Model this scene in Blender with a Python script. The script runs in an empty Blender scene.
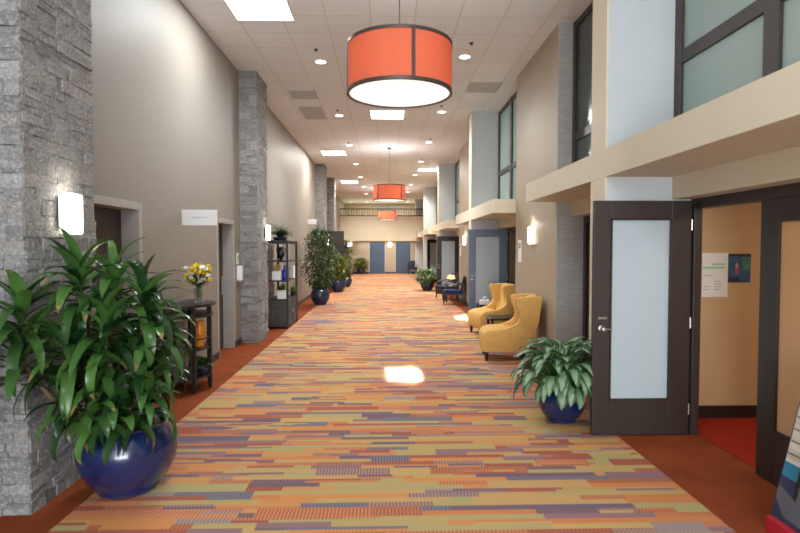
import bpy, bmesh, math, random
from mathutils import Vector, Matrix
random.seed(7)
R = random.Random(11)
PI = math.pi
C = bpy.context.scene.collection
ZC = 4.911          # corridor ceiling height
XL = -2.62          # wall on the stone pillar side

# ------------------------------------------------------------------ helpers
def lin(c):
    out = []
    for v in c:
        v /= 255.0
        out.append(v/12.92 if v <= .04045 else ((v+.055)/1.055)**2.4)
    return out

class MB:
    def __init__(self):
        self.bm = bmesh.new()
        self.uv = self.bm.loops.layers.uv.new('UVMap')
    def _quadbox(self, pts):
        v = [self.bm.verts.new(p) for p in pts]
        for f in ((0,3,2,1),(4,5,6,7),(0,1,5,4),(1,2,6,5),(2,3,7,6),(3,0,4,7)):
            self.bm.faces.new([v[i] for i in f])
        return v
    def bx(self, x0,x1,y0,y1,z0,z1, M=None):
        p = [(x0,y0,z0),(x1,y0,z0),(x1,y1,z0),(x0,y1,z0),(x0,y0,z1),(x1,y0,z1),(x1,y1,z1),(x0,y1,z1)]
        if M: p = [M @ Vector(q) for q in p]
        self._quadbox(p); return self
    def ring(self, c, u, v, r, n):
        return [self.bm.verts.new(c + u*(r*math.cos(2*PI*i/n)) + v*(r*math.sin(2*PI*i/n))) for i in range(n)]
    def tube(self, pts, rads, n=10, caps=True):
        pts = [Vector(p) for p in pts]
        if not isinstance(rads,(list,tuple)): rads = [rads]*len(pts)
        rings = []
        up = Vector((0,0,1))
        for i,p in enumerate(pts):
            d = (pts[min(i+1,len(pts)-1)] - pts[max(i-1,0)]).normalized()
            a = up if abs(d.dot(up)) < .95 else Vector((1,0,0))
            u = d.cross(a).normalized(); v = d.cross(u).normalized()
            if rings:
                pass
            rings.append(self.ring(p,u,v,rads[i],n))
        for a,b in zip(rings,rings[1:]):
            for i in range(n):
                self.bm.faces.new((a[i],a[(i+1)%n],b[(i+1)%n],b[i]))
        if caps:
            self.bm.faces.new(rings[0][::-1]); self.bm.faces.new(rings[-1])
        return self
    def lathe(self, prof, c=(0,0,0), n=28, closed=False, a0=0, a1=2*PI):
        c = Vector(c); rings = []
        for r,z in prof:
            if r < 1e-5: rings.append([self.bm.verts.new(c+Vector((0,0,z)))])
            else: rings.append([self.bm.verts.new(c+Vector((r*math.cos(2*PI*i/n), r*math.sin(2*PI*i/n), z))) for i in range(n)])
        pairs = list(zip(rings,rings[1:]))
        if closed: pairs.append((rings[-1],rings[0]))
        for a,b in pairs:
            for i in range(n):
                j=(i+1)%n
                if len(a)==1 and len(b)==1: continue
                if len(a)==1: self.bm.faces.new((a[0],b[j],b[i]))
                elif len(b)==1: self.bm.faces.new((a[i],a[j],b[0]))
                else: self.bm.faces.new((a[i],a[j],b[j],b[i]))
        return self
    def prism(self, poly, d0, d1, axis='y', M=None):
        def P(a,b,d):
            q = Vector((a,d,b)) if axis=='y' else Vector((d,a,b)) if axis=='x' else Vector((a,b,d))
            return M @ q if M else q
        A = [self.bm.verts.new(P(a,b,d0)) for a,b in poly]
        B = [self.bm.verts.new(P(a,b,d1)) for a,b in poly]
        self.bm.faces.new(A); self.bm.faces.new(B[::-1])
        n=len(poly)
        for i in range(n):
            self.bm.faces.new((A[i],B[i],B[(i+1)%n],A[(i+1)%n]))
        return self
    def leaf(self, base, az, el, L, W, droop, n=6, fold=.25, kind='lance', roll=0):
        base = Vector(base); rows=[]; p = base.copy(); e = el
        for i in range(n+1):
            t = i/n
            d = Vector((math.cos(az)*math.cos(e), math.sin(az)*math.cos(e), math.sin(e)))
            side = Vector((-math.sin(az), math.cos(az), 0))
            nrm = side.cross(d)*-1
            if roll:
                side = (side*math.cos(roll) + nrm*math.sin(roll)); nrm = side.cross(d)*-1
            if kind == 'strap': w = W*.5*min(1, .35+t*3)*(1-t**3.2)**.8
            elif kind == 'oval': w = W*.5*max(0,math.sin(PI*min(1,t**.8)))**.75
            else: w = W*.5*max(0,math.sin(PI*t**.75))
            w = max(w,.0012)
            up = nrm*(fold*w)
            rows.append((t,[self.bm.verts.new(p - side*w + up), self.bm.verts.new(p), self.bm.verts.new(p + side*w + up)]))
            p = p + d*(L/n); e -= droop/n
        for (t0,a),(t1,b) in zip(rows,rows[1:]):
            for k in (0,1):
                f = self.bm.faces.new((a[k],a[k+1],b[k+1],b[k]))
                us = ((k*.5,t0),((k+1)*.5,t0),((k+1)*.5,t1),(k*.5,t1))
                for lp,uv in zip(f.loops,us): lp[self.uv].uv = uv
        return p
    def build(self, name, m, parent=None, smooth=False, bevel=0, seg=2, loc=None, rot=None, angle=38):
        bm = self.bm
        bmesh.ops.recalc_face_normals(bm, faces=bm.faces) if smooth != 'leaf' else None
        if bevel:
            ed = [e for e in bm.edges if len(e.link_faces)==2 and e.calc_face_angle(0) > .5]
            bmesh.ops.bevel(bm, geom=ed, offset=bevel, segments=seg, affect='EDGES', profile=.5, clamp_overlap=True)
        me = bpy.data.meshes.new(name); bm.to_mesh(me); bm.free()
        if smooth:
            me.polygons.foreach_set('use_smooth',[True]*len(me.polygons))
            if smooth != 'leaf' : me.set_sharp_from_angle(angle=math.radians(angle))
        for mm in (m if isinstance(m,(list,tuple)) else [m]): me.materials.append(mm)
        o = bpy.data.objects.new(name, me); C.objects.link(o)
        if parent: o.parent = parent
        if loc: o.location = loc
        if rot: o.rotation_euler = rot
        return o

def box(*a, **k): return MB().bx(*a, **k)
def tag(o, label, cat, group=None, kind=None):
    o['label']=label; o['category']=cat
    if group: o['group']=group
    if kind: o['kind']=kind
    return o
def thing(name, label, cat, loc=(0,0,0), rz=0, group=None, kind=None):
    o = bpy.data.objects.new(name, None); C.objects.link(o)
    o.location = loc; o.rotation_euler=(0,0,rz); o.empty_display_size=.1
    return tag(o,label,cat,group,kind)
def copy_tree(o, parent=None):
    c = o.copy(); C.objects.link(c)
    if parent: c.parent = parent
    for ch in list(o.children): copy_tree(ch, c)
    return c
def struct(name, mb, m, label, cat, **k):
    return tag(mb.build(name, m, **k), label, cat, kind='structure')

# ------------------------------------------------------------------ materials
def nd(nt, t, **k):
    n = nt.nodes.new(t)
    for a,b in k.items(): setattr(n,a,b)
    return n
def mth(nt, op, a, b=None, c=None):
    n = nd(nt,'ShaderNodeMath',operation=op)
    for i,v in enumerate((a,b,c)):
        if v is None: continue
        if isinstance(v,(int,float)): n.inputs[i].default_value = v
        else: nt.links.new(v, n.inputs[i])
    return n.outputs[0]
def mixc(nt, fac, a, b, mode='MIX'):
    n = nd(nt,'ShaderNodeMix',data_type='RGBA',blend_type=mode)
    for s,v in ((0,fac),(6,a),(7,b)):
        if hasattr(v,'links'): nt.links.new(v, n.inputs[s])
        elif isinstance(v,(int,float)): n.inputs[s].default_value = v
        else: n.inputs[s].default_value = (*v,1) if len(v)==3 else v
    return n.outputs[2]
def base(name):
    m = bpy.data.materials.new(name); m.use_nodes = True
    nt = m.node_tree; b = nt.nodes['Principled BSDF']
    tc = nd(nt,'ShaderNodeTexCoord')
    return m, nt, b, tc
def noise(nt, tc, scale, detail=3, vec=None, stretch=None):
    n = nd(nt,'ShaderNodeTexNoise'); n.inputs['Scale'].default_value=scale; n.inputs['Detail'].default_value=detail
    src = tc.outputs['Object'] if vec is None else vec
    if stretch:
        mp = nd(nt,'ShaderNodeMapping'); mp.inputs['Scale'].default_value=stretch
        nt.links.new(src, mp.inputs[0]); src = mp.outputs[0]
    nt.links.new(src, n.inputs['Vector']); return n.outputs['Fac']
def ramp(nt, fac, stops, interp='LINEAR'):
    r = nd(nt,'ShaderNodeValToRGB'); r.color_ramp.interpolation = interp
    e = r.color_ramp.elements
    while len(e) < len(stops): e.new(.5)
    for el,(p,c) in zip(e,stops): el.position=p; el.color=(*c,1)
    nt.links.new(fac, r.inputs[0]); return r.outputs[0]
def bump(nt, b, h, strength=.3, dist=.01):
    n = nd(nt,'ShaderNodeBump'); n.inputs['Strength'].default_value=strength; n.inputs['Distance'].default_value=dist
    nt.links.new(h, n.inputs['Height']); nt.links.new(n.outputs[0], b.inputs['Normal'])
def mat(name, rgb, rough=.6, metal=0, var=.08, scale=6, bmp=0, bscale=80, spec=.5, emit=None, trans=0, stretch=None, coat=0):
    m,nt,b,tc = base(name)
    c = lin(rgb)
    f = noise(nt,tc,scale,4,stretch=stretch)
    f = mth(nt,'MULTIPLY_ADD',mth(nt,'SUBTRACT',f,.5),2.2,.5)
    col = mixc(nt, f, [x*(1-var) for x in c], [min(1,x*(1+var)) for x in c])
    nt.links.new(col, b.inputs['Base Color'])
    b.inputs['Roughness'].default_value=rough; b.inputs['Metallic'].default_value=metal
    b.inputs['Specular IOR Level'].default_value=spec
    if coat: b.inputs['Coat Weight'].default_value=coat
    if trans: b.inputs['Transmission Weight'].default_value=trans
    if emit:
        b.inputs['Emission Color'].default_value=(*lin(emit[0]),1); b.inputs['Emission Strength'].default_value=emit[1]
    if bmp: bump(nt,b,noise(nt,tc,bscale,3,stretch=stretch),bmp,.004)
    return m
def frosted(name, rgb, tr=.45, rough=.25, spec=.5):
    m,nt,b,tc = base(name)
    c = lin(rgb); f = noise(nt,tc,1.5,2)
    col = mixc(nt,f,[x*.95 for x in c],[min(1,x*1.05) for x in c])
    nt.links.new(col,b.inputs['Base Color']); b.inputs['Roughness'].default_value=rough
    b.inputs['Specular IOR Level'].default_value=spec
    t = nd(nt,'ShaderNodeBsdfTranslucent'); nt.links.new(col,t.inputs[0])
    mx = nd(nt,'ShaderNodeMixShader'); mx.inputs[0].default_value=tr
    nt.links.new(b.outputs[0],mx.inputs[1]); nt.links.new(t.outputs[0],mx.inputs[2])
    nt.links.new(mx.outputs[0], nt.nodes['Material Output'].inputs[0])
    return m

# wallpaper: fine woven texture
def wallpaper(name, rgb, rough=.55, spec=.4):
    m,nt,b,tc = base(name); c=lin(rgb)
    a = noise(nt,tc,60,3,stretch=(.12,.12,2.5)); a2 = noise(nt,tc,60,3,stretch=(2.5,2.5,.1))
    f = mth(nt,'MULTIPLY',mth(nt,'ADD',a,a2),.5)
    g = noise(nt,tc,.6,2)
    f2 = mth(nt,'MULTIPLY_ADD',mth(nt,'SUBTRACT',f,.5),2.5,g)
    nt.links.new(mixc(nt,f2,[x*.9 for x in c],[min(1,x*1.1) for x in c]),b.inputs['Base Color'])
    b.inputs['Roughness'].default_value=rough; b.inputs['Specular IOR Level'].default_value=spec
    bump(nt,b,f,.12,.003); return m
M = {}
M['wallpaper'] = wallpaper('taupe_wallpaper',(143,135,126))
M['tan_wall'] = wallpaper('tan_wallpaper',(168,154,134))
M['cream'] = mat('cream_paint',(208,198,174),.6,var=.03,scale=2)
M['white_wall'] = mat('pale_wall_paint',(188,193,196),.6,var=.02,scale=3)
M['room_wall'] = mat('room_tan_paint',(196,164,122),.65,var=.03,scale=2)
M['dark_wood'] = mat('espresso_wood',(52,43,38),.42,var=.18,scale=5,stretch=(1,1,.12),bmp=.08,bscale=60)
M['black_wood'] = mat('black_brown_wood',(38,30,28),.4,var=.2,scale=9,bmp=.1,bscale=90)
M['slate_blue'] = mat('slate_blue_door',(104,118,138),.35,var=.06,scale=4,stretch=(1,1,.2))  # even slate blue colour for one door leaf
M['elevator_steel'] = mat('slate_elevator_steel',(66,82,104),.35,metal=.2,var=.1,scale=3,stretch=(1,1,.1))
M['dark_frame'] = mat('bronze_window_frame',(60,52,49),.45,var=.08)
M['glass_door'] = frosted('frosted_door_glass',(186,200,206),.12,.3)
M['glass_window'] = frosted('frosted_window_glass',(158,168,163),.35,.25)
M['glass_dark'] = frosted('dark_window_glass',(84,92,88),.2,.15)
M['glass_room'] = frosted('frosted_room_glass',(228,205,170),.65,.2)
M['door_brown'] = mat('flat_brown_door',(70,60,56),.5,var=.08)
M['jamb'] = mat('greige_jamb_paint',(160,156,150),.5,var=.04)
M['base_dark'] = mat('charcoal_baseboard',(62,60,64),.5,var=.1)
M['steel'] = mat('brushed_steel',(172,168,162),.38,metal=1,var=.08,scale=20)
M['black_metal'] = mat('bronze_lamp_metal',(84,72,68),.45,metal=.4,var=.1)
M['pot_blue'] = mat('cobalt_glaze',(18,35,82),.22,var=.25,scale=5,coat=.5,spec=.6)
M['pot_navy'] = mat('navy_glaze',(26,36,66),.3,var=.2,scale=5,coat=.3)
M['soil'] = mat('dark_soil',(52,38,28),.95,var=.4,scale=40,bmp=.8,bscale=60)
M['cane'] = mat('brown_cane',(104,86,62),.8,var=.3,scale=30,bmp=.4,bscale=50)
M['trunk'] = mat('grey_bark',(98,84,70),.85,var=.3,scale=30,bmp=.5,bscale=60)
M['white_plastic'] = mat('white_plastic',(232,232,232),.4,var=.03)
M['paper'] = mat('white_paper',(228,228,226),.6,var=.03)
M['sign_ink'] = mat('pale_green_ink',(150,178,164),.6,var=.05)
M['green_ink'] = mat('green_ink',(150,205,160),.6,var=.06)
M['grey_ink'] = mat('grey_ink',(150,150,152),.6,var=.06)
M['yellow_fabric'] = mat('gold_upholstery',(214,168,98),.85,var=.07,scale=14,bmp=.25,bscale=160,spec=.2)
M['navy_fabric'] = mat('navy_upholstery',(30,46,84),.8,var=.15,scale=20,bmp=.2,bscale=120,spec=.3)
M['black_fabric'] = mat('black_upholstery',(26,26,34),.7,var=.2,scale=20)
M['red_carpet'] = mat('red_room_carpet',(150,46,28),.95,var=.25,scale=30,bmp=.4,bscale=200,spec=.1)
M['dark_void'] = mat('dark_partition_paint',(96,90,84),.7,var=.05)
M['ceiling_paint'] = mat('ceiling_plaster',(214,208,200),.8,var=.03)
M['vent_grey'] = mat('grey_vent_metal',(182,179,175),.5,var=.05)
M['light_panel'] = mat('skylight_diffuser',(255,255,255),.5,var=.01,emit=((255,252,246),9))
M['down_panel'] = mat('downlight_lens',(255,250,240),.5,var=.01,emit=((255,240,215),7))
M['sconce_glow'] = mat('sconce_diffuser',(255,250,240),.5,var=.01,emit=((255,243,225),5))
M['lamp_glow'] = mat('small_lamp_shade',(250,225,150),.6,var=.02,emit=((255,214,130),1.0))
M['black_dot'] = mat('blackened_metal',(24,24,24),.5,var=.1)

# rust border carpet
def rust():
    m,nt,b,tc = base('rust_border_carpet')
    f = noise(nt,tc,220,2); g = noise(nt,tc,2.5,4)
    f = mth(nt,'MULTIPLY_ADD',mth(nt,'SUBTRACT',f,.5),1.6,g)
    nt.links.new(mixc(nt,f,lin((112,50,26)),lin((150,76,42))),b.inputs['Base Color'])
    b.inputs['Roughness'].default_value=.95; b.inputs['Specular IOR Level'].default_value=.1
    bump(nt,b,noise(nt,tc,300,2),.5,.004); return m
M['rust'] = rust()

# striped multicolour carpet
def runner_mat():
    m,nt,b,tc = base('multicolour_striped_carpet')
    sp = nd(nt,'ShaderNodeSeparateXYZ'); nt.links.new(tc.outputs['Object'],sp.inputs[0])
    x,y = sp.outputs[0],sp.outputs[1]
    def cells(rowh,length,seed):
        row = mth(nt,'FLOOR',mth(nt,'DIVIDE',y,rowh))
        w = nd(nt,'ShaderNodeTexWhiteNoise',noise_dimensions='1D'); nt.links.new(mth(nt,'ADD',row,seed+.37),w.inputs['W'])
        u = mth(nt,'ADD',mth(nt,'DIVIDE',x,length),mth(nt,'MULTIPLY',w.outputs['Value'],37.0))
        # uneven lengths: warp u
        u = mth(nt,'ADD',u,mth(nt,'MULTIPLY',mth(nt,'SINE',mth(nt,'MULTIPLY_ADD',u,2.4,row)),.28))
        c = mth(nt,'FLOOR',u)
        w2 = nd(nt,'ShaderNodeTexWhiteNoise',noise_dimensions='2D')
        cb = nd(nt,'ShaderNodeCombineXYZ'); nt.links.new(c,cb.inputs[0]); nt.links.new(mth(nt,'ADD',row,seed),cb.inputs[1])
        nt.links.new(cb.outputs[0],w2.inputs['Vector'])
        return w2.outputs['Value'], w2.outputs['Color']
    va,ca = cells(.128,.50,3); vb,cb_ = cells(.064,.62,51); vc,cc = cells(.032,.55,97)
    sa = nd(nt,'ShaderNodeSeparateColor'); nt.links.new(ca,sa.inputs[0])
    sb = nd(nt,'ShaderNodeSeparateColor'); nt.links.new(cb_,sb.inputs[0])
    def sel(f,a,c_):
        n = nd(nt,'ShaderNodeMix',data_type='FLOAT'); nt.links.new(f,n.inputs[0]); nt.links.new(a,n.inputs[2]); nt.links.new(c_,n.inputs[3]); return n.outputs[0]
    v = sel(mth(nt,'GREATER_THAN',sa.outputs[1],.38), va, vb)
    v = sel(mth(nt,'GREATER_THAN',sb.outputs[1],.84), v, vc)
    pal = [(202,134,80),(188,158,100),(180,90,64),(110,92,114),(194,144,90),(168,158,110),(190,112,74),(110,118,138),(134,104,116),(180,92,70),(178,156,102),(122,98,112),(190,154,100),(198,124,76),(102,96,124),(174,84,62)]
    stops = [(i/len(pal), lin(c)) for i,c in enumerate(pal)]
    col = ramp(nt,v,stops,'CONSTANT')
    # woven ribs across some blocks
    rib = mth(nt,'GREATER_THAN',mth(nt,'FRACT',mth(nt,'DIVIDE',x,.024)),.5)
    rset = (2,3,6,7,9,11,14,15)
    rk = ramp(nt,v,[(k/len(pal),(.6,)*3 if k in rset else (.03,)*3) for k in range(len(pal))],'CONSTANT')
    alt = mixc(nt,mth(nt,'GREATER_THAN',mth(nt,'FRACT',mth(nt,'MULTIPLY',v,53.0)),.5),lin((84,62,78)),lin((206,158,112)))
    col = mixc(nt,mth(nt,'MULTIPLY',rib,rk),col,alt)
    fx = noise(nt,tc,260,2)
    col = mixc(nt,mth(nt,'MULTIPLY',fx,.2),col,lin((206,160,106)))
    nt.links.new(col,b.inputs['Base Color'])
    b.inputs['Roughness'].default_value=.9; b.inputs['Specular IOR Level'].default_value=.15
    bump(nt,b,fx,.3,.003); return m
M['runner'] = runner_mat()

# ceiling tiles
def tiles():
    m,nt,b,tc = base('acoustic_tile_ceiling')
    mp = nd(nt,'ShaderNodeMapping'); mp.inputs['Location'].default_value=(-1.026,-7.54,0); nt.links.new(tc.outputs['Object'],mp.inputs[0])
    br = nd(nt,'ShaderNodeTexBrick'); br.offset=0; br.squash=1
    br.inputs['Scale'].default_value=1; br.inputs['Brick Width'].default_value=.6096; br.inputs['Row Height'].default_value=.6096
    br.inputs['Mortar Size'].default_value=.011; br.inputs['Mortar Smooth'].default_value=.1; br.inputs['Bias'].default_value=0
    br.inputs['Color1'].default_value=(*lin((228,233,240)),1); br.inputs['Color2'].default_value=(*lin((222,227,234)),1)
    br.inputs['Mortar'].default_value=(*lin((212,211,209)),1)
    nt.links.new(mp.outputs[0],br.inputs[0])
    f = noise(nt,tc,120,3)
    nt.links.new(mixc(nt,mth(nt,'MULTIPLY',f,.15),br.outputs[0],lin((150,146,142))),b.inputs['Base Color'])
    b.inputs['Roughness'].default_value=.85; b.inputs['Specular IOR Level'].default_value=.2
    bump(nt,b,br.outputs['Fac'],.5,-.01); return m
M['tiles'] = tiles()

def stone():
    m,nt,b,tc = base('ledge_stone')
    g = nd(nt,'ShaderNodeNewGeometry')
    col = ramp(nt,g.outputs['Random Per Island'],[(0,lin((128,127,125))),(.3,lin((152,151,149))),(.6,lin((138,136,133))),(.85,lin((168,167,165))),(1,lin((146,140,131)))])
    f = noise(nt,tc,22,5)
    col = mixc(nt,mth(nt,'MULTIPLY_ADD',f,1.4,-.35),mixc(nt,1,col,(.72,.72,.74),'MULTIPLY'),col)
    h = noise(nt,tc,48,6)
    col = mixc(nt,mth(nt,'MULTIPLY',mth(nt,'GREATER_THAN',h,.56),.32),col,lin((92,90,88)))
    col = mixc(nt,mth(nt,'MULTIPLY',mth(nt,'LESS_THAN',h,.42),.28),col,lin((196,196,196)))
    nt.links.new(col,b.inputs['Base Color']); b.inputs['Roughness'].default_value=.85
    bump(nt,b,h,.8,.02); return m
M['stone'] = stone()
def tilestrip():
    m,nt,b,tc = base('grey_mosaic_tile')
    br = nd(nt,'ShaderNodeTexBrick'); sp = nd(nt,'ShaderNodeSeparateXYZ'); cb = nd(nt,'ShaderNodeCombineXYZ')
    nt.links.new(tc.outputs['Object'],sp.inputs[0]); nt.links.new(sp.outputs[0],cb.inputs[0]); nt.links.new(sp.outputs[2],cb.inputs[1])
    br.inputs['Scale'].default_value=1; br.inputs['Brick Width'].default_value=.16; br.inputs['Row Height'].default_value=.035; br.inputs['Mortar Size'].default_value=.003
    br.inputs['Color1'].default_value=(*lin((180,181,180)),1); br.inputs['Color2'].default_value=(*lin((194,193,190)),1); br.inputs['Mortar'].default_value=(*lin((158,157,155)),1)
    nt.links.new(cb.outputs[0],br.inputs[0]); nt.links.new(br.outputs[0],b.inputs['Base Color'])
    b.inputs['Roughness'].default_value=.5; bump(nt,b,br.outputs['Fac'],.4,-.004); return m
M['mosaic'] = tilestrip()

def foliage(name, dark, light, tip=None, rough=.35, vein=None, tipthr=.86, transl=.25):
    m,nt,b,tc = base(name)
    g = nd(nt,'ShaderNodeNewGeometry'); rnd = g.outputs['Random Per Island']
    col = mixc(nt,rnd,lin(dark),lin(light))
    uv = nd(nt,'ShaderNodeUVMap'); sp = nd(nt,'ShaderNodeSeparateXYZ'); nt.links.new(uv.outputs[0],sp.inputs[0])
    n = noise(nt,tc,30,3)
    if vein:
        d = mth(nt,'ABSOLUTE',mth(nt,'SUBTRACT',sp.outputs[0],.5))
        w = nd(nt,'ShaderNodeTexWave'); w.inputs['Scale'].default_value=6; w.inputs['Distortion'].default_value=2
        nt.links.new(uv.outputs[0],w.inputs[0])
        k = mth(nt,'MULTIPLY_ADD',n,.35,mth(nt,'SUBTRACT',.42,d))
        k = mth(nt,'MULTIPLY',mth(nt,'GREATER_THAN',k,.33),mth(nt,'MULTIPLY_ADD',n,.6,.45))
        col = mixc(nt,k,col,lin(vein))
    if tip:
        t = mth(nt,'MULTIPLY',mth(nt,'GREATER_THAN',mth(nt,'MULTIPLY_ADD',n,.3,sp.outputs[1]),1.02),mth(nt,'GREATER_THAN',rnd,tipthr))
        col = mixc(nt,t,col,lin(tip))
    nt.links.new(col,b.inputs['Base Color']); b.inputs['Roughness'].default_value=rough
    tr = nd(nt,'ShaderNodeBsdfTranslucent'); nt.links.new(col,tr.inputs[0])
    mx = nd(nt,'ShaderNodeMixShader'); mx.inputs[0].default_value=transl
    nt.links.new(b.outputs[0],mx.inputs[1]); nt.links.new(tr.outputs[0],mx.inputs[2])
    nt.links.new(mx.outputs[0],nt.nodes['Material Output'].inputs[0]); return m
M['dracaena'] = foliage('dracaena_leaf',(22,52,28),(84,126,60),(150,132,84),.26)
M['aglaonema'] = foliage('silver_variegated_leaf',(52,96,56),(92,130,78),None,.4,vein=(164,190,160))
M['ficus'] = foliage('ficus_leaf',(34,54,28),(100,124,66),None,.4)
M['bright_leaf'] = foliage('bright_bushy_leaf',(52,84,26),(150,158,56),None,.45)
M['fern'] = foliage('fern_leaf',(38,78,30),(86,126,56),None,.5)
M['pale_leaf'] = foliage('pale_dotted_leaf',(60,92,54),(160,182,130),None,.45)

# ------------------------------------------------------------------ shell
T = 7.76
YEND = 36.5
struct('floor', box(-4.0,6.4,-5,39.2,-.12,0), M['rust'], 'rust coloured border carpet floor under the whole corridor', 'floor')
tag(box(-2.06,2.145,-4.8,36.35,0,.004).build('carpet_runner',M['runner']), 'multicoloured striped carpet running down the middle of the corridor', 'carpet')
struct('ceiling', box(-4.0,6.4,-5,39.2,ZC,ZC+.15), M['tiles'], 'white square tiled ceiling over the corridor', 'ceiling')

# wall on the pillar side, with recessed doorways
doorsL = [(4.93,5.52+.357,2.17),(8.57,9.463,2.165),(13.9,14.85,2.17)]
wl = MB(); y = -5.0
for a,b_,h in doorsL:
    wl.bx(-2.80,XL,y,a,0,ZC); wl.bx(-2.80,XL,a,b_,h,ZC); y = b_
wl.bx(-2.80,XL,y,30.0,0,ZC).bx(-3.1,-2.92,29.9,39.2,0,ZC).bx(-2.95,-2.62,29.9,30.0,0,ZC)
struct('wall_left', wl, M['wallpaper'], 'tall taupe wallpapered wall behind the stone pillars', 'wall')
bl = MB(); y=-5.0
for a,b_,h in doorsL: bl.bx(XL,XL+.014,y,a,0,.11); y=b_
bl.bx(XL,XL+.014,y,30.0,0,.11)
struct('baseboard_left', bl, M['base_dark'], 'low charcoal baseboard along the taupe wall', 'baseboard')
lab = ['dark brown door in a recessed grey frame behind the large dracaena','dark brown door in a pale frame between flower stand and stone pillar','dark recessed door hidden behind the shelf unit and fern']
for i,(a,b_,h) in enumerate(doorsL):
    d = thing('door_%d'%(i+1), lab[i], 'door', (XL,0,0), kind='structure')
    box(-.34,-.185,a-.1,b_+.1,-.001,h+.1).build('door_leaf',M['door_brown'],d)
    j = MB().bx(-.18,.012,b_-.03,b_+.05,0,h+.05).bx(-.18,.012,a-.05,a+.03,0,h+.05).bx(-.18,.012,a+.03,b_-.03,h-.03,h+.05)
    j.build('door_frame',M['jamb'],d,bevel=.004)
    MB().tube([(-.182,b_-.16,.95),(-.15,b_-.16,.95),(-.15,b_-.16,1.25),(-.182,b_-.16,1.25)],.012,8).build('pull_handle',M['steel'],d,smooth=True)
# stone pillars
def pillar(y0,y1,label,seed,chip=1.0):
    r = random.Random(seed); mb = MB(); x1=-2.296
    mb.bx(-2.80,x1-.03,y0+.03,y1-.02,0,ZC)
    def course(face):
        z=0.0
        while z < ZC-.01:
            h = min(r.choice((.035,.045,.055,.07,.09,.11)), ZC-z)
            if ZC-z-h < .03: h = ZC-z
            a,b_ = (-2.66,x1-.01) if face=='f' else (y0,y1)
            u = a
            while u < b_-1e-4:
                l = r.uniform(.07,.26)
                if b_-u-l < .08: l = b_-u
                d = r.uniform(0,.014)*chip
                g = .0005
                if face=='f': p=[(u+g,y0-d,z+g),(u+l-g,y0-d,z+g),(u+l-g,y0+.06,z+g),(u+g,y0+.06,z+g),(u+g,y0-d,z+h-g),(u+l-g,y0-d,z+h-g),(u+l-g,y0+.06,z+h-g),(u+g,y0+.06,z+h-g)]; idx=(0,1,4,5); ax=1
                else: p=[(x1-.06,u+g,z+g),(x1+d-.013,u+g,z+g),(x1+d-.013,u+l-g,z+g),(x1-.06,u+l-g,z+g),(x1-.06,u+g,z+h-g),(x1+d-.013,u+g,z+h-g),(x1+d-.013,u+l-g,z+h-g),(x1-.06,u+l-g,z+h-g)]; idx=(1,2,5,6); ax=0
                p=[list(q) for q in p]
                for k in idx:
                    p[k][ax]+=r.uniform(-.007,.007)*chip; p[k][2]+=r.uniform(-.004,.004) if .02<z<4.7 else 0; 
                mb._quadbox(p); u += l
            z += h
    course('f'); course('s')
    return struct('stone_pillar', mb, M['stone'], label, 'stone pillar')
pillar(3.54,4.385,'wide stacked grey stone pillar with a sconce behind the large dracaena',1)
pillar(9.92,10.75,'stacked grey stone pillar between the white dispenser and the shelf unit',2)
pillar(20.75,21.76,'stacked grey stone pillar rising behind the tall ficus tree',3)
pillar(24.75,25.6,'farthest stacked grey stone pillar, beside the dark upright panel',4)
# wall behind the camera with glazed entrance
fw = MB().bx(-4,-2.3,-5.1,-5,0,ZC).bx(2.3,6.4,-5.1,-5,0,ZC).bx(-2.3,2.3,-5.1,-5,4.5,ZC)
struct('wall_front', fw, M['cream'], 'cream wall around the glazed entrance behind the viewpoint', 'wall')

# far end: elevator lobby and balcony
ew = MB().bx(-4,-1.02,36.5,36.62,0,2.9).bx(0,.735,36.5,36.62,0,2.9).bx(1.745,3.3,36.5,36.62,0,2.9).bx(-1.02,0,36.5,36.62,2.13,2.9).bx(.735,1.745,36.5,36.62,2.13,2.9)
struct('wall_back', ew, M['tan_wall'], 'tan lobby wall around the two elevator doors', 'wall')
eb = MB().bx(-2.92,-1.03,36.47,36.5,0,.12).bx(.01,.725,36.47,36.5,0,.12).bx(1.755,2.6,36.47,36.5,0,.12)
struct('baseboard_back', eb, M['base_dark'], 'charcoal baseboard along the elevator wall', 'baseboard')
for i,(a,b_) in enumerate(((-1.02,0.0),(.735,1.745))):
    d = thing('door_%d'%(4+i), ['slate blue elevator door beside the small potted shrub','slate blue elevator door beside the black lobby chair'][i], 'elevator door', ((a+b_)/2,36.5,0), kind='structure')
    w=(b_-a)/2
    for s in (-1,1): box(min(0,s*w)+.004,max(0,s*w)-.004,.03,.06,0.005,2.12).build('door_panel',M['elevator_steel'],d)
    MB().bx(-w-.04,-w+.0,-.012,.03,0,2.16).bx(w,w+.04,-.012,.03,0,2.16).build('door_frame',M['vent_grey'],d)
tag(box(-.09,-.03,-.015,0,0,.14).build('call_button_plate',M['steel'],loc=(-1.12,36.499,1.15)),'steel elevator call plate beside the elevator door near the shrub','call plate')
bf = MB().bx(-2.92,3.3,35.3,35.45,2.177,3.79).bx(-2.92,3.3,35.45,39.1,2.9,3.05).bx(-2.92,3.3,35.45,36.55,2.177,2.25)
struct('wall_balcony', bf, M['cream'], 'plain cream balcony front above the elevator doors', 'balcony wall')
ub = MB().bx(-4,6.4,39.0,39.15,2.9,ZC)
struct('wall_upper_back', ub, M['tan_wall'], 'tan upper wall behind the balcony railing', 'wall')
for i,(a,b_,mm) in enumerate(((-.55,.25,'glass_window'),(.35,1.35,'jamb'))):
    box(a,b_,38.94,39.0,3.05,4.75).build('window_%d'%(90+i),M[mm])
    o=bpy.data.objects['window_%d'%(90+i)]; tag(o,['glazed panel on the upper wall above the far pendant lamp','grey door panel on the upper wall behind the balcony railing'][i],'wall panel',kind='structure')
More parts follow.
